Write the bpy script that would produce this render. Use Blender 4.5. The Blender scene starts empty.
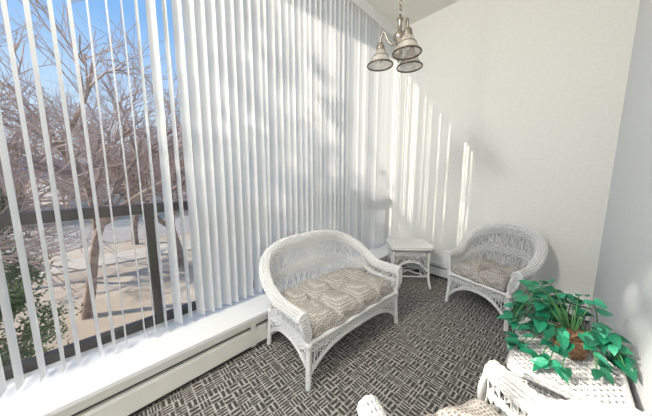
import bpy, math, random
from mathutils import Vector, Matrix
R = random.Random(7)
D2R = math.pi/180

# ------------------------------------------------------------------ helpers
class MB:
    def __init__(s): s.v=[]; s.f=[]; s.m=[]
    def add(s, vs, fs, mi=0):
        o=len(s.v); s.v.extend([tuple(v) for v in vs])
        for f in fs: s.f.append(tuple(i+o for i in f)); s.m.append(mi)
    def box(s, x0,x1,y0,y1,z0,z1, mi=0):
        vs=[(x0,y0,z0),(x1,y0,z0),(x1,y1,z0),(x0,y1,z0),(x0,y0,z1),(x1,y0,z1),(x1,y1,z1),(x0,y1,z1)]
        s.add(vs,[(0,3,2,1),(4,5,6,7),(0,1,5,4),(1,2,6,5),(2,3,7,6),(3,0,4,7)],mi)
    def tube(s, pts, r, n=6, closed=False, mi=0, cap=True):
        P=[Vector(p) for p in pts]; N=len(P)
        if N<2: return
        rs = r if isinstance(r,(list,tuple)) else [r]*N
        vs=[]; nrm=None
        for i in range(N):
            if closed: t=P[(i+1)%N]-P[i-1]
            else: t=P[min(i+1,N-1)]-P[max(i-1,0)]
            if t.length<1e-9: t=Vector((0,0,1))
            t.normalize()
            if nrm is None:
                a=Vector((0,0,1)) if abs(t.z)<.9 else Vector((1,0,0))
                nrm=a.cross(t).normalized()
            else:
                nrm=nrm-t*nrm.dot(t)
                if nrm.length<1e-6: nrm=Vector((1,0,0)).cross(t)
                nrm.normalize()
            b=t.cross(nrm)
            for k in range(n):
                an=2*math.pi*k/n
                vs.append(P[i]+(nrm*math.cos(an)+b*math.sin(an))*rs[i])
        fs=[]
        for i in range(N if closed else N-1):
            j=(i+1)%N
            for k in range(n):
                l=(k+1)%n
                fs.append((i*n+k,i*n+l,j*n+l,j*n+k))
        if cap and not closed:
            fs.append(tuple(range(n))[::-1]); fs.append(tuple((N-1)*n+k for k in range(n)))
        s.add(vs,fs,mi)
    def lathe(s, prof, c, n=20, mi=0):
        vs=[]
        for (r,z) in prof:
            for k in range(n):
                a=2*math.pi*k/n
                vs.append((c[0]+r*math.cos(a),c[1]+r*math.sin(a),c[2]+z))
        fs=[]
        for i in range(len(prof)-1):
            for k in range(n):
                l=(k+1)%n
                fs.append((i*n+k,i*n+l,(i+1)*n+l,(i+1)*n+k))
        s.add(vs,fs,mi)
    def obj(s, name, mats, parent=None, smooth=True):
        me=bpy.data.meshes.new(name); me.from_pydata(s.v,[],s.f)
        if not isinstance(mats,(list,tuple)): mats=[mats]
        for m in mats: me.materials.append(m)
        me.polygons.foreach_set('material_index', s.m)
        me.polygons.foreach_set('use_smooth',[smooth]*len(s.f))
        me.update()
        o=bpy.data.objects.new(name,me); bpy.context.collection.objects.link(o)
        if parent: o.parent=parent
        return o

def empty(name, loc=(0,0,0), rz=0):
    e=bpy.data.objects.new(name,None); e.empty_display_size=.1
    e.location=loc; e.rotation_euler=(0,0,rz); bpy.context.collection.objects.link(e); return e

def resamp(pts, step, closed=False):
    P=[Vector(p) for p in pts]
    if closed: P.append(P[0])
    tot=sum((b-a).length for a,b in zip(P,P[1:])); n=max(2,int(tot/step))
    if closed and n%2: n+=1
    st=tot/n; out=[P[0]]; acc=0; nxt=st
    for a,b in zip(P,P[1:]):
        L=(b-a).length
        while L>0 and acc+L>=nxt-1e-9 and len(out)<n+1:
            out.append(a.lerp(b,(nxt-acc)/L)); nxt+=st
        acc+=L
    if closed: out=out[:n]
    elif len(out)<n+1: out.append(P[-1])
    return out
def crv(pts, k=6):
    P=[Vector(p) for p in pts]; P=[P[0]*2-P[1]]+P+[P[-1]*2-P[-2]]; out=[]
    for i in range(1,len(P)-2):
        for j in range(k):
            t=j/k; a,b,c,d=P[i-1],P[i],P[i+1],P[i+2]
            out.append(.5*((2*b)+(-a+c)*t+(2*a-5*b+4*c-d)*t*t+(-a+3*b-3*c+d)*t**3))
    out.append(P[-2]); return out

# ------------------------------------------------------------------ materials
def mat(name, col, rough=.6, metal=0, spec=.5):
    m=bpy.data.materials.new(name); m.use_nodes=True
    b=m.node_tree.nodes['Principled BSDF']
    b.inputs['Base Color'].default_value=(*col,1); b.inputs['Roughness'].default_value=rough
    b.inputs['Metallic'].default_value=metal; b.inputs['Specular IOR Level'].default_value=spec
    return m
def noisy(m, c1, c2, scale, bump=0, detail=4, dist=.01, coord='Object'):
    nt=m.node_tree; b=nt.nodes['Principled BSDF']
    tc=nt.nodes.new('ShaderNodeTexCoord'); n=nt.nodes.new('ShaderNodeTexNoise')
    n.inputs['Scale'].default_value=scale; n.inputs['Detail'].default_value=detail
    nt.links.new(tc.outputs[coord],n.inputs['Vector'])
    r=nt.nodes.new('ShaderNodeValToRGB'); r.color_ramp.elements[0].color=(*c1,1); r.color_ramp.elements[1].color=(*c2,1)
    r.color_ramp.elements[0].position=.35; r.color_ramp.elements[1].position=.65
    nt.links.new(n.outputs['Fac'],r.inputs['Fac']); nt.links.new(r.outputs['Color'],b.inputs['Base Color'])
    if bump:
        bm=nt.nodes.new('ShaderNodeBump'); bm.inputs['Strength'].default_value=bump; bm.inputs['Distance'].default_value=dist
        nt.links.new(n.outputs['Fac'],bm.inputs['Height']); nt.links.new(bm.outputs['Normal'],b.inputs['Normal'])
    return m

M_wall=noisy(mat('wall_paint',(.8,.8,.75),.75),(.79,.785,.735),(.82,.815,.765),35,.25,6,.006)
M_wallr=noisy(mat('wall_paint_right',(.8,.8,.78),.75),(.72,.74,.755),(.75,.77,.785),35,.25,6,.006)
M_ceil=noisy(mat('ceiling_paint',(.75,.73,.66),.8),(.80,.78,.70),(.83,.81,.74),60,.2)
M_trim=mat('trim_white',(.78,.78,.77),.35)
M_heat=noisy(mat('heater_enamel',(.66,.63,.56),.4),(.67,.65,.59),(.70,.68,.62),8)
M_dark=mat('gap_shade',(.04,.035,.03),.8)
M_frame=mat('bronze_frame',(.075,.07,.065),.4,.3)
M_wick=noisy(mat('white_wicker',(.8,.8,.78),.5),(.66,.655,.64),(.80,.795,.775),90,.3,3,.002)
M_metal=mat('brushed_nickel',(.34,.30,.25),.32,.9)
M_bronze=mat('lamp_rim_bronze',(.13,.10,.075),.4,.4)
M_bark=noisy(mat('bark',(.3,.22,.18),.9),(.22,.155,.125),(.42,.32,.27),4,.4)
M_twig=mat('twig_bark',(.46,.34,.30),.9)
M_ever=noisy(mat('evergreen_needles',(.05,.1,.04),.8),(.04,.085,.03),(.18,.22,.09),3)
M_basket=noisy(mat('basket_brown',(.3,.15,.07),.6),(.16,.08,.04),(.36,.20,.10),60,.5,3,.004)
M_stem=mat('stem_green',(.08,.25,.08),.5)
M_leaf=[mat('leaf_a',(.008,.11,.055),.3),mat('leaf_b',(.012,.20,.10),.3),mat('leaf_c',(.04,.32,.18),.35)]

def carpet():
    m=mat('carpet',(.2,.2,.2),.95,0,.1); nt=m.node_tree; b=nt.nodes['Principled BSDF']
    g=nt.nodes.new('ShaderNodeNewGeometry'); sp=nt.nodes.new('ShaderNodeSeparateXYZ')
    nt.links.new(g.outputs['Position'],sp.inputs[0])
    def M(op,a,bb=None,c=None):
        n=nt.nodes.new('ShaderNodeMath'); n.operation=op
        for i,x in enumerate((a,bb,c)):
            if x is None: continue
            if isinstance(x,(int,float)): n.inputs[i].default_value=x
            else: nt.links.new(x,n.inputs[i])
        return n.outputs[0]
    cs=.064
    x=M('DIVIDE',sp.outputs[0],cs); y=M('DIVIDE',sp.outputs[1],cs)
    par=M('FLOORED_MODULO',M('ADD',M('FLOOR',x),M('FLOOR',y)),2)
    wn=nt.nodes.new('ShaderNodeTexWhiteNoise'); wn.noise_dimensions='2D'
    cmb=nt.nodes.new('ShaderNodeCombineXYZ'); nt.links.new(M('FLOOR',x),cmb.inputs[0]); nt.links.new(M('FLOOR',y),cmb.inputs[1])
    nt.links.new(cmb.outputs[0],wn.inputs['Vector'])
    flip=M('GREATER_THAN',wn.outputs['Value'],.75)
    par=M('ABSOLUTE',M('SUBTRACT',par,flip))
    cnt=M('ADD',2.0,M('FLOOR',M('MULTIPLY',wn.outputs['Value'],2.2)))
    def lines(q):
        f=M('FRACT',M('MULTIPLY',M('FRACT',q),cnt)); return M('LESS_THAN',f,.40)
    lx=lines(x); ly=lines(y)
    mix=M('ADD',M('MULTIPLY',lx,par),M('MULTIPLY',ly,M('SUBTRACT',1.0,par)))
    bx=M('LESS_THAN',M('FRACT',x),.12); by=M('LESS_THAN',M('FRACT',y),.12)
    nz=nt.nodes.new('ShaderNodeTexNoise'); nz.inputs['Scale'].default_value=26; nz.inputs['Detail'].default_value=2
    nt.links.new(g.outputs['Position'],nz.inputs['Vector'])
    keep=M('GREATER_THAN',nz.outputs['Fac'],.47)
    al=M('MULTIPLY',M('MAXIMUM',mix,M('MAXIMUM',bx,by)),M('ADD',M('MULTIPLY',keep,.55),.45))
    n2=nt.nodes.new('ShaderNodeTexNoise'); n2.inputs['Scale'].default_value=400
    nt.links.new(g.outputs['Position'],n2.inputs['Vector'])
    r=nt.nodes.new('ShaderNodeMix'); r.data_type='RGBA'
    r.inputs[6].default_value=(.072,.067,.061,1); r.inputs[7].default_value=(.48,.46,.425,1)
    nt.links.new(M('MULTIPLY',al,M('ADD',M('MULTIPLY',n2.outputs['Fac'],.6),.6)),r.inputs[0])
    nt.links.new(r.outputs[2],b.inputs['Base Color'])
    bm=nt.nodes.new('ShaderNodeBump'); bm.inputs['Strength'].default_value=.5; bm.inputs['Distance'].default_value=.004
    nt.links.new(M('ADD',al,n2.outputs['Fac']),bm.inputs['Height']); nt.links.new(bm.outputs['Normal'],b.inputs['Normal'])
    return m
M_carpet=carpet()

def cushion_mat():
    m=mat('cushion_fabric',(.4,.36,.3),.9,0,.2); nt=m.node_tree; b=nt.nodes['Principled BSDF']
    tc=nt.nodes.new('ShaderNodeTexCoord'); v=nt.nodes.new('ShaderNodeTexVoronoi'); v.inputs['Scale'].default_value=58
    v.feature='DISTANCE_TO_EDGE'; v.inputs['Randomness'].default_value=.35
    nt.links.new(tc.outputs['Object'],v.inputs['Vector'])
    r=nt.nodes.new('ShaderNodeValToRGB'); r.color_ramp.elements[0].color=(.50,.465,.42,1); r.color_ramp.elements[1].color=(.21,.185,.165,1)
    r.color_ramp.elements[0].position=.10; r.color_ramp.elements[1].position=.22
    nt.links.new(v.outputs['Distance'],r.inputs['Fac']); nt.links.new(r.outputs['Color'],b.inputs['Base Color'])
    return m
M_cush=cushion_mat()

def slat_mat():
    m=bpy.data.materials.new('blind_vinyl'); m.use_nodes=True; nt=m.node_tree
    nt.nodes.remove(nt.nodes['Principled BSDF']); out=nt.nodes['Material Output']
    d=nt.nodes.new('ShaderNodeBsdfDiffuse'); d.inputs[0].default_value=(.74,.745,.74,1)
    t=nt.nodes.new('ShaderNodeBsdfTranslucent'); t.inputs[0].default_value=(.80,.80,.78,1)
    mx=nt.nodes.new('ShaderNodeMixShader'); mx.inputs[0].default_value=.45
    nt.links.new(d.outputs[0],mx.inputs[1]); nt.links.new(t.outputs[0],mx.inputs[2]); nt.links.new(mx.outputs[0],out.inputs[0])
    return m
M_slat=slat_mat()
def glass_mat():
    m=bpy.data.materials.new('window_glass'); m.use_nodes=True; nt=m.node_tree
    nt.nodes.remove(nt.nodes['Principled BSDF']); out=nt.nodes['Material Output']
    d=nt.nodes.new('ShaderNodeBsdfTransparent'); d.inputs[0].default_value=(.97,.98,.98,1)
    t=nt.nodes.new('ShaderNodeBsdfGlossy'); t.inputs['Roughness'].default_value=.02
    mx=nt.nodes.new('ShaderNodeMixShader'); mx.inputs[0].default_value=.03
    nt.links.new(d.outputs[0],mx.inputs[1]); nt.links.new(t.outputs[0],mx.inputs[2]); nt.links.new(mx.outputs[0],out.inputs[0])
    return m
M_glass=glass_mat()
def shade_mat():
    m=bpy.data.materials.new('shade_glass'); m.use_nodes=True; nt=m.node_tree
    b=nt.nodes['Principled BSDF']; b.inputs['Base Color'].default_value=(.55,.50,.43,1); b.inputs['Roughness'].default_value=.2
    out=nt.nodes['Material Output']
    t=nt.nodes.new('ShaderNodeBsdfTransparent'); mx=nt.nodes.new('ShaderNodeMixShader'); mx.inputs[0].default_value=.35
    nt.links.new(b.outputs[0],mx.inputs[1]); nt.links.new(t.outputs[0],mx.inputs[2]); nt.links.new(mx.outputs[0],out.inputs[0])
    return m
M_shade=shade_mat()

# ------------------------------------------------------------------ room
XR=.14; YB=3.57; ZC=3.72; YN=-2.2
ML=Matrix.Translation((-2.1,0,0))@Matrix.Rotation(3.6*D2R,4,'Z')@Matrix.Translation((2.1,0,0))
MR=Matrix.Translation((XR,YB,0))@Matrix.Rotation(4.0*D2R,4,'Z')@Matrix.Translation((-XR,-YB,0))
def T(o,M): o.matrix_basis=M@o.matrix_basis; return o
def boxobj(name,args,m,parent=None):
    b=MB(); b.box(*args); return b.obj(name,m,parent,False)
boxobj('floor',(-2.05,XR+.6,YN,YB+.12,-.12,0),M_carpet)
boxobj('ceiling',(-2.6,XR+.6,YN,YB+.12,ZC,ZC+.12),M_ceil)
boxobj('wall_back',(-2.7,XR+.12,YB,YB+.12,0,ZC),M_wall)
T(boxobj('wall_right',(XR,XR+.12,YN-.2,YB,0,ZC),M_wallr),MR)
T(boxobj('wall_left',(-2.3,-1.9,YN,YB,-.12,.29),M_wall),ML)
T(boxobj('trim_1',(-2.3,-1.745,YN,YB-.015,.29,.315),M_trim),ML)
T(boxobj('trim_2',(-2.3,-2.0,YN,YB,3.64,ZC),M_trim),ML)

def heater(name, L, depth, H, m):
    e=empty(name); k=H/.285; d=depth
    prof=[(0,.03),(d-.02,.03),(d,.045*k),(d,.175*k),(d-.012,.19*k),(d-.035,.19*k),(d-.035,.215*k),(d-.004,.222*k),(d,.235*k),(d,.285*k),(0,.285*k)]
    b=MB(); n=len(prof)
    vs=[(0,-p[0],p[1]) for p in prof]+[(L,-p[0],p[1]) for p in prof]
    fs=[(i,(i+1)%n,(i+1)%n+n,i+n) for i in range(n)]+[tuple(range(n))[::-1],tuple(range(n,2*n))]
    b.add(vs,fs)
    b.obj('cover',m,e,False)
    b=MB(); b.box(0,L,-d+.035,0,0,.03); b.box(0,L,-d+.033,-d+.04,.188*k,.217*k); b.obj('toe_slot_shade',M_dark,e,False)  # near-black strips painted in for the shade of toe space and slot
    b=MB(); x=1.2
    while x<L-.3: b.box(x-.025,x+.025,-d-.003,-d,.035,.284*k); x+=1.8
    if b.v: b.obj('joint_plates',m,e,False)
    return e
h=heater('baseboard_heater',YB-YN-.02,.135,.285,M_heat); h.matrix_basis=ML@Matrix.Translation((-1.9,YN,0))@Matrix.Rotation(90*D2R,4,'Z')
h=heater('baseboard_heater',XR+1.955,.085,.22,M_trim); h.location=(-1.955,YB,0)

# window
w=empty('window_1'); T(w,ML)
b=MB()
x0,x1=-2.27,-2.21
b.box(x0,x1,YN,YB+.01,.315,.375); b.box(x0,x1,YN,YB+.01,3.58,3.64)
b.box(x0-.01,x1+.01,YN,YB+.01,1.215,1.285)
for y in (-1.3,.235,.95,2.35,3.1): b.box(x0,x1,y-.025,y+.025,.375,1.215)
for y in (-1.3,2.0): b.box(x0,x1,y-.02,y+.02,1.285,3.58)
b.box(x0,x1,YN,YN+.05,.375,3.58); b.box(x0,x1,YB-.04,YB+.015,.375,3.58)
b.obj('frame',M_frame,w,False)
b=MB(); b.add([(-2.24,YN,.37),(-2.24,YB,.37),(-2.24,YB,3.60),(-2.24,YN,3.60)],[(0,1,2,3)]); b.obj('glass_pane',M_glass,w,False)

# blinds
vb=empty('vertical_blinds'); T(vb,ML)
XBL=-2.05
b=MB(); b.box(XBL-.05,XBL+.05,YN+.1,YB-.04,3.585,3.64); b.obj('headrail',M_trim,vb,False)
b=MB()
y=-1.6
while y<YB-.08:
    if y<.12: al=R.gauss(-9,4)
    elif y<.26: al=R.gauss(0,3)
    elif y<.60: al=R.gauss(18,11)
    else: al=R.gauss(36,9)
    al*=D2R; wd=.092; u=Vector((-math.cos(al),-math.sin(al),0)); nn=Vector((u.y,-u.x,0))
    lean=R.gauss(0,.010)
    vs=[]; K=5
    for (z,off) in ((.345,lean),(1.9,lean*.4),(3.585,0)):
        for k in range(K):
            t=k/(K-1)*2-1
            p=Vector((XBL,y+off,z))+u*(t*wd/2)+nn*(.007*(1-t*t)); vs.append(p)
    fs=[]
    for r_ in range(2):
        for k in range(K-1): fs.append((r_*K+k,r_*K+k+1,(r_+1)*K+k+1,(r_+1)*K+k))
    b.add(vs,fs)
    y+=.077
b.obj('slats',M_slat,vb)

# ------------------------------------------------------------------ wicker seats
def ribbed(mb, pts, r, step=.009, n=8, amp=.12, closed=False):
    P=resamp(pts,step,closed)
    rs=[r*(1+(amp if i%2 else -amp)) for i in range(len(P))]
    mb.tube(P,rs,n,closed)

def arch_apron(mb, A, Bp, ztop, zc, zl, pw=3.0, spacing=.026, dense=.26):
    A=Vector(A);Bp=Vector(Bp); L=(Bp-A).length; dirn=(Bp-A)/L; nv=Vector((dirn.y,-dirn.x,0))
    def zb(t): return zc-(zc-zl)*abs(2*t-1)**pw
    n=int(L/spacing)
    for i in range(1,n):
        t=i/n; p=A+dirn*(t*L)
        mb.tube([p+Vector((0,0,zb(t))),p+Vector((0,0,ztop))],.0045,4)
    zz=ztop; j=0
    while zz>dense:
        pts=[]
        for i in range(n*2+1):
            t=i/(n*2); p=A+dirn*(t*L)+nv*(.006*(1 if (i//2+j)%2 else -1)*(1 if i%2==0 else 0)); pts.append((p.x,p.y,zz))
        mb.tube(pts,.0055,4); zz-=.016; j+=1
    for off in (0,.020):
        pts=[A+dirn*(L*i/24)+Vector((0,0,zb(i/24)+off)) for i in range(25)]
        ribbed(mb,pts,.009,.012,6)
    k=max(3,int(L/.075))
    for i in range(k):
        for s in (0,1):
            t0=(i+s)/k; t1=(i+1-s)/k
            mb.tube([A+dirn*(t0*L)+Vector((0,0,max(zb(t0),0)+.01)),A+dirn*(t1*L)+Vector((0,0,dense))],.004,4)

def wicker_seat(name, W, D, backH, armH, loc, rz, tufts, archp=1.5, zs=.34, flare=.02, RR=.038):
    e=empty(name,loc,rz)
    backH-=RR; armH-=RR
    a=W/2; rc=min(.24,a*.75); Z=Vector((0,0,1))
    Lh=(a-rc)+math.pi/2*rc+(D-rc)
    def plan(d):
        sg=1 if d>=0 else -1; d=abs(d)
        if d<a-rc: return Vector((sg*d,D/2,0)),Vector((0,1,0))
        d-=a-rc
        if d<math.pi/2*rc:
            th=d/rc; nv=Vector((sg*math.sin(th),math.cos(th),0))
            return Vector((sg*(a-rc),D/2-rc,0))+nv*rc,nv
        d-=math.pi/2*rc
        return Vector((sg*a,D/2-rc-d,0)),Vector((sg,0,0))
    d1=(a-rc)+math.pi/2*rc+.12
    def f(d):
        d=abs(d)/d1
        return .5+.5*math.cos(math.pi*min(1,d)**archp)
    def rim(d):
        p,nv=plan(d); ff=f(d)
        q=p+nv*(flare+.06*ff); q.z=armH+(backH-armH)*ff
        return q
    def base(d):
        p,nv=plan(d); q=p-nv*.015; q.z=zs; return q
    def S(d,v,off=0):
        p,nv=plan(d); q=base(d).lerp(rim(d),v); q+=nv*(.025*math.sin(math.pi*v)+off); return q
    def roll(d,th,rr=None):
        rr=rr or RR
        p,nv=plan(d); c=rim(d)+nv*RR
        return c+nv*(rr*math.cos(th))+Z*(rr*math.sin(th))
    mb=MB(); N=110
    ths=[(195-i*27)*D2R for i in range(10)]
    for q,th in enumerate(ths):
        pts=[roll(-Lh+2*Lh*i/N,th) for i in range(N+1)]
        P=resamp(pts,.016); rs=[.0088*(1+(.34 if (i+q)%2 else -.34)) for i in range(len(P))]
        mb.tube(P,rs,5)
    core=[roll(-Lh+2*Lh*i/N,0,.0001) for i in range(N+1)]
    mb.tube(core,RR-.013,8)
    for sg in (-1,1):
        d=sg*Lh; yv=Vector((0,-1,0))
        arc=[roll(d,(200-i*20)*D2R)+yv*.006 for i in range(13)]
        c=roll(d,0,.0001)+yv*.006
        ribbed(mb,arc,.011,.012,7,.15)
        foot=Vector((sg*a,-D/2-.004,zs+.01))
        for q in (0,12):
            p0=arc[q]; mid=(p0+foot)/2+Vector((sg*(.006 if q else -.012),-.012,-.02))
            ribbed(mb,crv([p0,p0.lerp(mid,.5)+Vector((0,-.008,-.01)),mid,foot],5),.012,.012,7,.15)
        for q in range(0,13):
            mb.tube([c+yv*.004,arc[q]],.0055,4)
            if q%2==0:
                p0=arc[q]; lo=(foot+Vector((0,-.006,.0)))
                mb.tube([Vector((p0.x,p0.y-.004,min(p0.z,c.z))),Vector((p0.x,p0.y-.012,c.z)).lerp(lo,.5),lo],.006,4)
        for q in range(9):
            t=q/9; wd_=RR*(1-t)*.95; cc=c.lerp(foot,t)+yv*(.012*math.sin(math.pi*t)+.006)
            mb.tube([cc-Vector((wd_+.006,0,0)),cc+yv*.004,cc+Vector((wd_+.006,0,0))],.0055,4)
    seatpath=[base(-Lh+2*Lh*i/60) for i in range(61)]
    ribbed(mb,seatpath,.015,.012,7)
    ribbed(mb,[(-a,-D/2-.005,zs),(a,-D/2-.005,zs)],.018,.012,8,.16)
    legs=[(-a,-D/2,-1,-1),(a,-D/2,1,-1),(-a+.03,D/2-.03,-1,1),(a-.03,D/2-.03,1,1)]
    for (x,yy,sx,sy) in legs:
        ribbed(mb,[(x,yy,zs+.03),(x+sx*.004,yy+sy*.002,.2),(x+sx*.016,yy+sy*.012,0)],.021,.012,8,.12)
        mb.lathe([(.0,.03),(.028,.02),(.031,0),(.026,-.02),(0,-.03)],(x,yy,zs-.015),10)
    mb.obj('frame',M_wick,e)
    mb=MB()
    nv_=int(2*Lh/.027)
    for i in range(nv_+1):
        d=-Lh+2*Lh*i/nv_
        mb.tube([S(d,v/5) for v in range(6)],.0048,4,cap=False)
    def row(v,j,r=.006):
        pts=[]
        for i in range(2*nv_+1):
            d=-Lh+2*Lh*i/(2*nv_)
            off=(.007 if ((i//2)+j)%2 else -.007) if i%2==0 else 0
            pts.append(S(d,v,off))
        mb.tube(pts,r,4,cap=False)
    j=0
    Hh=backH-zs
    for (v0,v1) in ((.0,.14),(.44,.56),(.86,1.0)):
        n=int((v1-v0)*Hh/.017)+1
        for k in range(n+1):
            row(v0+(v1-v0)*k/n,j); j+=1
    for (v0,v1,m_) in ((.14,.44,.065),(.56,.86,.065)):
        k=int(2*Lh/m_)
        for i in range(k):
            for s in (0,1):
                da=-Lh+2*Lh*(i+s)/k; db=-Lh+2*Lh*(i+1-s)/k
                mb.tube([S(da,v0,.004),S((da+db)/2,(v0+v1)/2,.008),S(db,v1,.004)],.0062,4,cap=False)
    zd=zs-.09
    arch_apron(mb,(-a,-D/2,0),(a,-D/2,0),zs,zd-.01,.08,3.5 if W>.8 else 2.4,dense=zd)
    for sg in (-1,1):
        arch_apron(mb,(sg*a,-D/2,0),(sg*(a-.02),D/2-.03,0),zs,zd-.01,.10,2.4,dense=zd)
    arch_apron(mb,(-a+.03,D/2-.03,0),(a-.03,D/2-.03,0),zs,zd-.01,.10,3.5 if W>.8 else 2.4,dense=zd)
    mb.obj('woven_body',M_wick,e)
    mb=MB(); mb.box(-a+.03,a-.03,-D/2+.0,D/2-.04,zs-.02,zs); mb.obj('seat_deck',M_wick,e,False)
    # cushion
    mb=MB(); nx=int(W*90); ny=44; Wc=W-.06; Dc=D-.01; zb=zs+.001; th=.125
    tx,ty=tufts
    def H(u,v):
        ed=max(0,(1-u**8))*max(0,(1-v**6))
        z=th*ed**.42
        for i in range(1,tx):
            uu=-1+2*i/tx
            z-=.046*math.exp(-abs((u-uu)*Wc/2/.034)**1.3)*ed**.3
        for k in range(1,ty):
            vv=-1+2*k/ty; z-=.036*math.exp(-abs((v-vv)*Dc/2/.032)**1.3)*ed**.3
            for i in range(1,tx):
                uu=-1+2*i/tx
                z-=.032*math.exp(-(((u-uu)*Wc/2)**2+((v-vv)*Dc/2)**2)/.045**2)
        z+=.006*math.sin(u*9+v*4)*ed
        return max(z,.0)
    def XY(u,v):
        wob=.010*math.cos(u*tx*math.pi)
        return u*Wc/2*(1-.06*v**8), v*Dc/2*(1-.04*u**8)-.014-wob*(v<-.5)
    vs=[]
    for jj in range(ny+1):
        for ii in range(nx+1):
            u=math.sin((ii/nx-.5)*math.pi*.98)/math.sin(.49*math.pi)*.5+(ii/nx-.5); v=math.sin((jj/ny-.5)*math.pi*.98)/math.sin(.49*math.pi)*.5+(jj/ny-.5)
            x_,y_=XY(u,v); vs.append((x_,y_,zb+.035+H(u,v)))
    n0=len(vs)
    for jj in range(ny+1):
        for ii in range(nx+1):
            x_,y_,_=vs[jj*(nx+1)+ii]
            vs.append((x_*.98,y_*.98,zb))
    fs=[]
    w_=nx+1
    for jj in range(ny):
        for ii in range(nx):
            q=(jj*w_+ii,jj*w_+ii+1,(jj+1)*w_+ii+1,(jj+1)*w_+ii)
            fs.append(q); fs.append(tuple(n0+k for k in q[::-1]))
    ring=[i for i in range(w_)]+[k*w_+nx for k in range(1,ny+1)]+[ny*w_+i for i in range(nx-1,-1,-1)]+[k*w_ for k in range(ny-1,0,-1)]
    for k in range(len(ring)):
        p,q=ring[k],ring[(k+1)%len(ring)]
        fs.append((q,p,p+n0,q+n0))
    mb.add(vs,fs)
    pip=[Vector(vs[k])+Vector((0,0,-.004)) for k in ring]
    mb.tube(pip,.006,5,closed=True)
    mb.obj('cushion',M_cush,e)
    return e

wicker_seat('wicker_loveseat',1.11,.61,.905,.585,(-1.51,1.495,0),90*D2R,(4,2),1.9,.34,.012)
wicker_seat('wicker_armchair',.60,.54,.93,.60,(-.645,3.10,0),-13.6*D2R,(2,2),1.5,.35,.018)
wicker_seat('wicker_armchair',.58,.50,.92,.61,(-.14,.885,0),-116*D2R,(2,2),1.5,.35,.0)

# ------------------------------------------------------------------ side tables
def side_table(name,W,D,H,loc,rz):
    e=empty(name,loc,rz); a=W/2; c=D/2; rc=.05
    def outline(a,c,rc,z,n=5):
        pts=[]
        for (cx,cy,a0) in ((a-rc,c-rc,0),(-a+rc,c-rc,90),(-a+rc,-c+rc,180),(a-rc,-c+rc,270)):
            for k in range(n+1):
                t=(a0+90*k/n)*D2R; pts.append(Vector((cx+rc*math.cos(t),cy+rc*math.sin(t),z)))
        return pts
    mb=MB()
    for (o,z,r) in ((0,H-.014,.014),(.004,H-.036,.014),(-.012,H-.056,.010)):
        ribbed(mb,outline(a+o-.01,c+o-.01,rc,z),r,.014,8,.24,True)
    for sx in (-1,1):
        for sy in (-1,1):
            x=sx*(a-.045); y=sy*(c-.045)
            ribbed(mb,crv([(x,y,H-.05),(x-sx*.008,y-sy*.008,H*.6),(x+sx*.002,y+sy*.002,.12),(x+sx*.022,y+sy*.022,0)],4),.018,.011,8,.1)
    ribbed(mb,outline(a-.05,c-.05,.03,.15),.009,.012,6,.12,True)
    mb.obj('frame',M_wick,e)
    mb=MB()
    p=.021; ny=int((D-.03)/p); nx=int((W-.03)/p)
    for i in range(nx+1):
        x=-a+.015+(W-.03)*i/nx
        mb.tube([(x,-c+.01+(D-.02)*k/(2*ny),H-.006+(.005 if (k//2+i)%2 else -.005)*(k%2==0)) for k in range(2*ny+1)],.0055,4,cap=False)
    for i in range(ny+1):
        y=-c+.015+(D-.03)*i/ny
        mb.tube([(-a+.01+(W-.02)*k/(2*nx),y,H-.006+(.005 if (k//2+i+1)%2 else -.005)*(k%2==0)) for k in range(2*nx+1)],.0066,4,cap=False)
    q=.042
    for (A,B) in (((-a+q,-c+q,0),(a-q,-c+q,0)),((a-q,-c+q,0),(a-q,c-q,0)),((a-q,c-q,0),(-a+q,c-q,0)),((-a+q,c-q,0),(-a+q,-c+q,0))):
        arch_apron(mb,A,B,H-.055,H-.22,H-.38,2.2,.022,H-.15)
    mb.tube([(-a+.05,-c+.05,.15),(0,0,.17),(a-.05,c-.05,.15)],.008,6); mb.tube([(a-.05,-c+.05,.15),(0,0,.172),(-a+.05,c-.05,.15)],.008,6)
    mb.obj('woven_top_and_apron',M_wick,e)
    mb=MB(); mb.box(-a+.02,a-.02,-c+.02,c-.02,H-.042,H-.030); mb.obj('top_board',M_wick,e,False)
    return e
side_table('wicker_side_table',.56,.42,.57,(-1.61,3.03,0),44*D2R)
side_table('wicker_side_table',.44,.62,.50,(.0,1.83,0),3*D2R)

# ------------------------------------------------------------------ plant
PX,PY,PZ=.02,1.86,.50
XW=.25
pl=empty('potted_pothos',(PX,PY,PZ))
mb=MB()
prof=[(0,.004),(.055,.004),(.062,.0)]
for i in range(14):
    z=.004+i*.0075; prof.append((.062+.022*(i/13)+(.003 if i%2 else 0),z))
prof+=[(.088,.112),(.082,.118),(.074,.105),(.07,.09),(0,.09)]
mb.lathe(prof,(0,0,0),22)
mb.obj('basket',M_basket,pl)
mb=MB(); ml=MB()
def leaf(p, d, up, L, mi):
    d=d.normalized(); s=d.cross(up)
    if s.length<1e-3: s=Vector((1,0,0))
    s.normalize(); n=s.cross(d)
    fold=.30; droop=.25
    mid=[0,.3,.65,1.0]; sd=[(.26,-.10),(.40,.22),(.30,.58)]
    vs=[]
    for t in mid: vs.append(p+d*(t*L)-n*(droop*t*t*L))
    for sg in (1,-1):
        for (w_,t) in sd: vs.append(p+d*(t*L)+s*(sg*w_*L)+n*(fold*w_*L-droop*t*t*L))
    fs=[(0,4,5,1),(1,5,6,2),(2,6,3),(0,1,8,7),(1,2,9,8),(2,3,9)]
    for v in vs: v.x=min(v.x,XW-PX-.008)
    ml.add(vs,fs,mi)
vines=[]
for i in range(15): vines.append((R.uniform(125,215),R.uniform(.12,.25),R.uniform(.14,.28),R.random()<.3))
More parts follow.
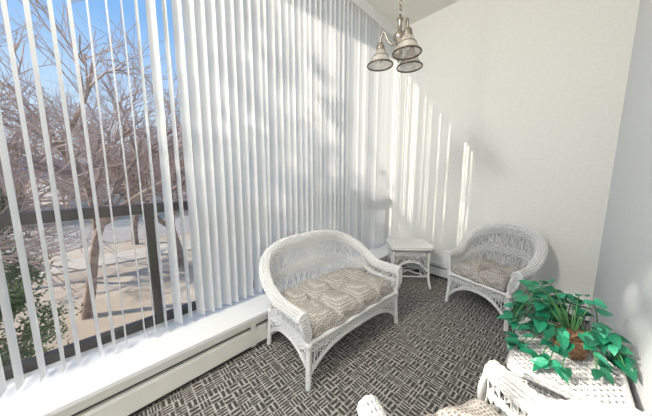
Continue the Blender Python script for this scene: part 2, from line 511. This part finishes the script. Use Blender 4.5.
for i in range(5): vines.append((R.uniform(215,280),R.uniform(.16,.30),R.uniform(.06,.12),True))
for i in range(8): vines.append((R.uniform(60,130),R.uniform(.10,.22),R.uniform(.12,.25),False))
for i in range(7): vines.append((R.uniform(-80,50),R.uniform(.12,.24),R.uniform(.06,.14),False))
for (az,reach,up0,hang) in vines:
    an=az*D2R
    pts=[]; dx=math.cos(an); dy=math.sin(an)
    if dx>.2: reach*=.8
    for k in range(7):
        t=k/6; rr=.03+reach*t**.9
        z=.10+up0*math.sin(math.pi*min(1,t*.8+.05))-(.08*t*t if not hang else .22*t*t)
        x=dx*rr; y=dy*rr
        inside = abs(x+PX)<.24 and abs(y)<.33
        if inside: z=max(z,.045)
        x=min(x,XW-PX-.03)
        pts.append(Vector((x,y,z)))
    mb.tube(pts,.0028,4)
    for k in range(2,7):
        for q in range(1 if k<6 else 2):
            a2=an+R.uniform(-1.3,1.3)
            d=Vector((math.cos(a2),math.sin(a2),R.uniform(-.5,.35)))
            leaf(pts[k]+Vector((R.uniform(-.01,.01),R.uniform(-.01,.01),R.uniform(0,.02))),d,Vector((R.uniform(-.5,.3),R.uniform(-.8,.1),1)),R.uniform(.05,.078),R.choice([0,0,1,1,2]))
mb.obj('stems',M_stem,pl); ml.obj('leaves',M_leaf,pl,False)

# ------------------------------------------------------------------ chandelier
CX,CY=-1.075,1.735; DZ=-.085
ch=empty('chandelier',(CX,CY,0))
mb=MB()
mb.lathe([(0,0),(.06,0),(.06,-.01),(.045,-.03),(.012,-.045),(0,-.045)],(0,0,ZC),20)
z=ZC-.045; i=0
while z>2.80+DZ:
    pts=[]
    for k in range(12):
        t=2*math.pi*k/12; hx=.011*math.cos(t); hz=.021*math.sin(t)
        pts.append((hx,0,z-.02+hz) if i%2 else (0,hx,z-.02+hz))
    mb.tube(pts,.0035,5,closed=True); z-=.033; i+=1
zt=z-DZ
mb.lathe([(0,zt),(.008,zt),(.01,zt-.02),(.026,2.74),(.014,2.71),(.016,2.66),(.042,2.63),(.044,2.60),(.022,2.57),(.018,2.53),(.032,2.51),(.026,2.48),(.010,2.46),(.012,2.445),(0,2.44)],(0,0,DZ),16)
rdir=Vector((.6756,.737,0)); adir=Vector((-.737,.6756,0))
msh=MB(); mrim=MB(); bulbs=MB(); V=Vector
for ang in (157,37,-83):
    d=rdir*math.cos(ang*D2R)+adir*math.sin(ang*D2R); dz=V((0,0,DZ))
    P=crv([V((0,0,2.60))+dz,d*.04+V((0,0,2.57))+dz,d*.08+V((0,0,2.60))+dz,d*.11+V((0,0,2.67))+dz,d*.135+V((0,0,2.65))+dz,d*.14+V((0,0,2.585))+dz],5)
    mb.tube(P,.008,7)
    c=d*.14
    mb.lathe([(0,2.60),(.018,2.60),(.029,2.585),(.033,2.56),(.034,2.545)],(c.x,c.y,DZ),16)
    msh.lathe([(.031,2.552),(.039,2.54),(.054,2.513),(.071,2.48),(.087,2.452),(.097,2.440)],(c.x,c.y,DZ),24)
    for (rr,zz,tr) in ((.097,2.438,.006),(.062,2.499,.0025),(.032,2.548,.004)):
        mrim.tube([(c.x+rr*math.cos(t*math.pi/12),c.y+rr*math.sin(t*math.pi/12),zz+DZ) for t in range(24)],tr,6,closed=True)
    bulbs.lathe([(0,2.55),(.012,2.545),(.014,2.52),(.024,2.495),(.026,2.48),(.018,2.462),(0,2.456)],(c.x,c.y,DZ),14)
mb.obj('chain_and_arms',M_metal,ch); msh.obj('glass_shades',M_shade,ch); mrim.obj('shade_rims',M_bronze,ch); bulbs.obj('bulbs',M_trim,ch)

# ------------------------------------------------------------------ outside
GZ=-2.6
M_ground=noisy(mat('dry_ground',(.5,.43,.34),.95),(.46,.36,.26),(.60,.49,.37),.5,.0,5)
boxobj('ground',(-600,-2.6,-500,600,GZ-.2,GZ),M_ground)
M_asph=noisy(mat('asphalt',(.3,.28,.26),.9),(.36,.31,.26),(.44,.38,.32),2)
boxobj('road',(-26,-19,-200,200,GZ,GZ+.02),M_asph)
M_conc=noisy(mat('concrete',(.6,.56,.5),.9),(.54,.46,.36),(.62,.54,.44),3)
boxobj('sidewalk',(-16.5,-14.5,-200,200,GZ,GZ+.06),M_conc)
boxobj('garden_wall',(-30,-29.7,-120,120,GZ,GZ+1.1),M_conc)

def tree_mesh(seed,height,spread=1.0):
    r=random.Random(seed); mb=MB()
    kids=[6,5,4,4,3]
    def br(p,d,L,rad,dep):
        n=4; pts=[p.copy()]; q=p.copy(); dd=d.copy()
        for k in range(n):
            dd=(dd+Vector((r.gauss(0,.13),r.gauss(0,.13),r.gauss(.03,.08)))).normalized()
            q=q+dd*(L/n); pts.append(q.copy())
        rs=[max(.004,rad*(1-.5*k/n)) for k in range(n+1)]
        mb.tube(pts,rs,7 if dep==0 else (5 if dep<3 else 3),mi=0 if dep<3 else 1,cap=False)
        if dep>=len(kids): return
        for c in range(kids[dep]):
            t=r.uniform(.35,1) if dep else r.uniform(.5,1)
            i=min(n-1,int(t*n)); o=pts[i].lerp(pts[i+1],t*n-i)
            ax=Vector((r.gauss(0,1),r.gauss(0,1),r.gauss(0,.6)))
            ax=(ax-dd*ax.dot(dd)).normalized()
            sp=r.uniform(.5,1.0)*spread
            nd=(dd*math.cos(sp)+ax*math.sin(sp)+Vector((0,0,.12))).normalized()
            br(o,nd,L*r.uniform(.6,.8),rad*(.52 if dep else .6),dep+1)
    br(Vector((0,0,0)),Vector((.05,.03,1)).normalized(),height*.38,height*.018,0)
    return mb
protos=[tree_mesh(sd,hh) for (sd,hh) in ((3,8.5),(11,9),(23,8))]
meshes=[]
def put_tree(k,x,y,rz,s):
    if k<len(meshes):
        o=bpy.data.objects.new('bare_tree',meshes[k]); bpy.context.collection.objects.link(o)
    else:
        o=protos[k].obj('bare_tree',[M_bark,M_twig]); meshes.append(o.data)
    o.location=(x,y,GZ); o.rotation_euler=(0,0,rz); o.scale=(s,s,s)
put_tree(0,-9.5,-.75,0,1.0); put_tree(1,-12,2.2,1,1.0); put_tree(2,-13,6.5,5,1.0)
put_tree(0,-14,-4.2,2.4,1.0); put_tree(1,-18,1.0,4,1.1)
put_tree(1,-32,4,2,1); put_tree(2,-34,-3,.5,1); put_tree(0,-33,12,1.5,1); put_tree(0,-31,-9,1.5,1)
put_tree(2,-6.1,-4.6,2,1.1)  # out of view, added to dapple the sun on the blinds

# evergreens (one beside the window, a big unseen one added to block the sun)
def evergreen(loc,s,rz,mesh=None):
    ev=empty('evergreen_tree',loc,rz); ev.scale=(s,s,s)
    if mesh:
        for m,nm in zip(mesh,('trunk','foliage')):
            o=bpy.data.objects.new(nm,m); bpy.context.collection.objects.link(o); o.parent=ev
        return mesh
    mb=MB(); mb.tube([(0,0,0),(.05,0,1.5),(0,.05,3.6)],[.1,.07,.02],8)
    for k in range(16):
        an=k*2.4; z=.5+k*.17; mb.tube([(0,0,z),(math.cos(an)*.8,math.sin(an)*.8,z+.15)],[.03,.008],4)
    a_=mb.obj('trunk',M_bark,ev)
    mb=MB(); r=random.Random(5); cl=[]
    for k in range(60):
        z=r.uniform(.5,4.1); rad=1.0*max(.05,(1-((z-1.9)/2.4)**2))**.5; an=r.uniform(0,6.28); q=rad*r.uniform(.3,.95)
        cl.append((Vector((q*math.cos(an),q*math.sin(an),z)),r.uniform(.22,.38)))
    for (c,s_) in cl:
        for i in range(210):
            p=c+Vector((r.gauss(0,1),r.gauss(0,1),r.gauss(0,.8)))*s_*.5
            d=Vector((r.gauss(0,1),r.gauss(0,1),r.gauss(.3,1))).normalized(); s2=d.cross(Vector((r.random(),r.random(),r.random()))).normalized()
            L=r.uniform(.06,.13)
            mb.add([p-s2*.02,p+s2*.02,p+d*L],[(0,1,2)])
    b_=mb.obj('foliage',M_ever,ev,False)
    return [a_.data,b_.data]
em=evergreen((-7.3,-1.95,GZ),1.0,0)
evergreen((-5.8,-6.9,GZ),2.5,1.3,em)  # out of view, added to keep direct sun off the window

# houses
M_roof=noisy(mat('roof_shingle',(.3,.2,.16),.9),(.30,.20,.16),(.38,.26,.2),2)
M_stucco=[noisy(mat('stucco_tan',(.6,.45,.33),.9),(.60,.40,.25),(.66,.46,.31),1),noisy(mat('stucco_white',(.7,.66,.6),.9),(.62,.56,.48),(.68,.62,.54),1)]
M_hwin=mat('house_window',(.06,.08,.1),.2)
for k,(x,y,L) in enumerate(((-48,-14,12),(-52,3,14),(-46,19,11),(-60,34,16),(-44,46,12))):
    e=empty('house',(x,y,GZ)); mb=MB(); mb.box(-4,4,-L/2,L/2,0,2.9); mb.obj('walls',M_stucco[k%2],e,False)
    mb=MB(); vs=[(-4.5,-L/2-.4,2.9),(4.5,-L/2-.4,2.9),(0,-L/2-.4,4.5),(-4.5,L/2+.4,2.9),(4.5,L/2+.4,2.9),(0,L/2+.4,4.5)]
    mb.add(vs,[(0,1,2),(3,5,4),(1,4,5,2),(0,2,5,3),(0,3,4,1)]); mb.obj('roof',M_roof,e,False)
    mb=MB()
    for j in range(3): mb.box(4,4.03,-L/2+1.5+j*L/3.3,-L/2+3+j*L/3.3,1,2.2)
    mb.obj('windows',M_hwin,e,False)
# mountains
mb=MB(); n=120; vs=[]
for i in range(n+1):
    an=(100+150*i/n)*D2R; X=math.cos(an)*520; Y=math.sin(an)*520
    hgt=22+9*math.sin(i*.21)+6*math.sin(i*.53+1)+3*math.sin(i*1.3)
    vs.append((X,Y,GZ)); vs.append((X*1.06,Y*1.06,GZ+hgt))
mb.add(vs,[(2*i,2*i+1,2*i+3,2*i+2) for i in range(n)])
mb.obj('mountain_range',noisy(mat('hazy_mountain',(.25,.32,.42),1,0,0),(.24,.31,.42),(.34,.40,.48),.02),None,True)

# ------------------------------------------------------------------ fill lights added on the ceiling, unseen behind the camera
for (x,y,pw) in ((-1.1,-.9,120),(-1.1,-1.9,95)):
    e=empty('added_fill_light',(x,y,ZC)); mb=MB()
    mb.lathe([(0,0),(.17,0),(.17,-.02),(.15,-.025)],(0,0,0),24); mb.obj('pan',M_trim,e)
    L=bpy.data.lights.new('fill_lamp','POINT'); L.energy=pw; L.shadow_soft_size=.16; L.color=(1,.955,.89)
    o=bpy.data.objects.new('fill_lamp',L); o.parent=e; o.location=(0,0,-.24); bpy.context.collection.objects.link(o)

# sun
L=bpy.data.lights.new('sun','SUN'); L.energy=5.0; L.angle=.010; L.color=(1,.93,.82)
s=bpy.data.objects.new('sun',L); bpy.context.collection.objects.link(s)
s.rotation_euler=Vector((.40,.80,-.50)).to_track_quat('-Z','Y').to_euler()

# world
wd=bpy.data.worlds.new('World'); bpy.context.scene.world=wd; wd.use_nodes=True; nt=wd.node_tree
bg=nt.nodes['Background']; tc=nt.nodes.new('ShaderNodeTexCoord'); sp=nt.nodes.new('ShaderNodeSeparateXYZ')
rp=nt.nodes.new('ShaderNodeValToRGB'); nt.links.new(tc.outputs['Generated'],sp.inputs[0]); nt.links.new(sp.outputs[2],rp.inputs[0])
cr=rp.color_ramp; cr.elements[0].position=0; cr.elements[0].color=(.80,.86,.91,1); cr.elements[1].position=1; cr.elements[1].color=(.10,.28,.72,1)
q=cr.elements.new(.12); q.color=(.58,.73,.88,1); q=cr.elements.new(.45); q.color=(.20,.42,.78,1)
nt.links.new(rp.outputs[0],bg.inputs[0]); bg.inputs[1].default_value=1.0

# camera
cam=bpy.data.cameras.new('cam'); cam.sensor_width=36; cam.lens=240/652*36; cam.clip_start=.02; cam.clip_end=3000
co=bpy.data.objects.new('camera',cam); bpy.context.collection.objects.link(co)
co.location=(0,0,1.5); co.rotation_euler=((90-7.8)*D2R,0,47.5*D2R)
sc=bpy.context.scene; sc.camera=co
try:
    sc.view_settings.view_transform='Standard'; sc.view_settings.look='None'; sc.view_settings.exposure=0.30
except Exception as ex: print(ex)
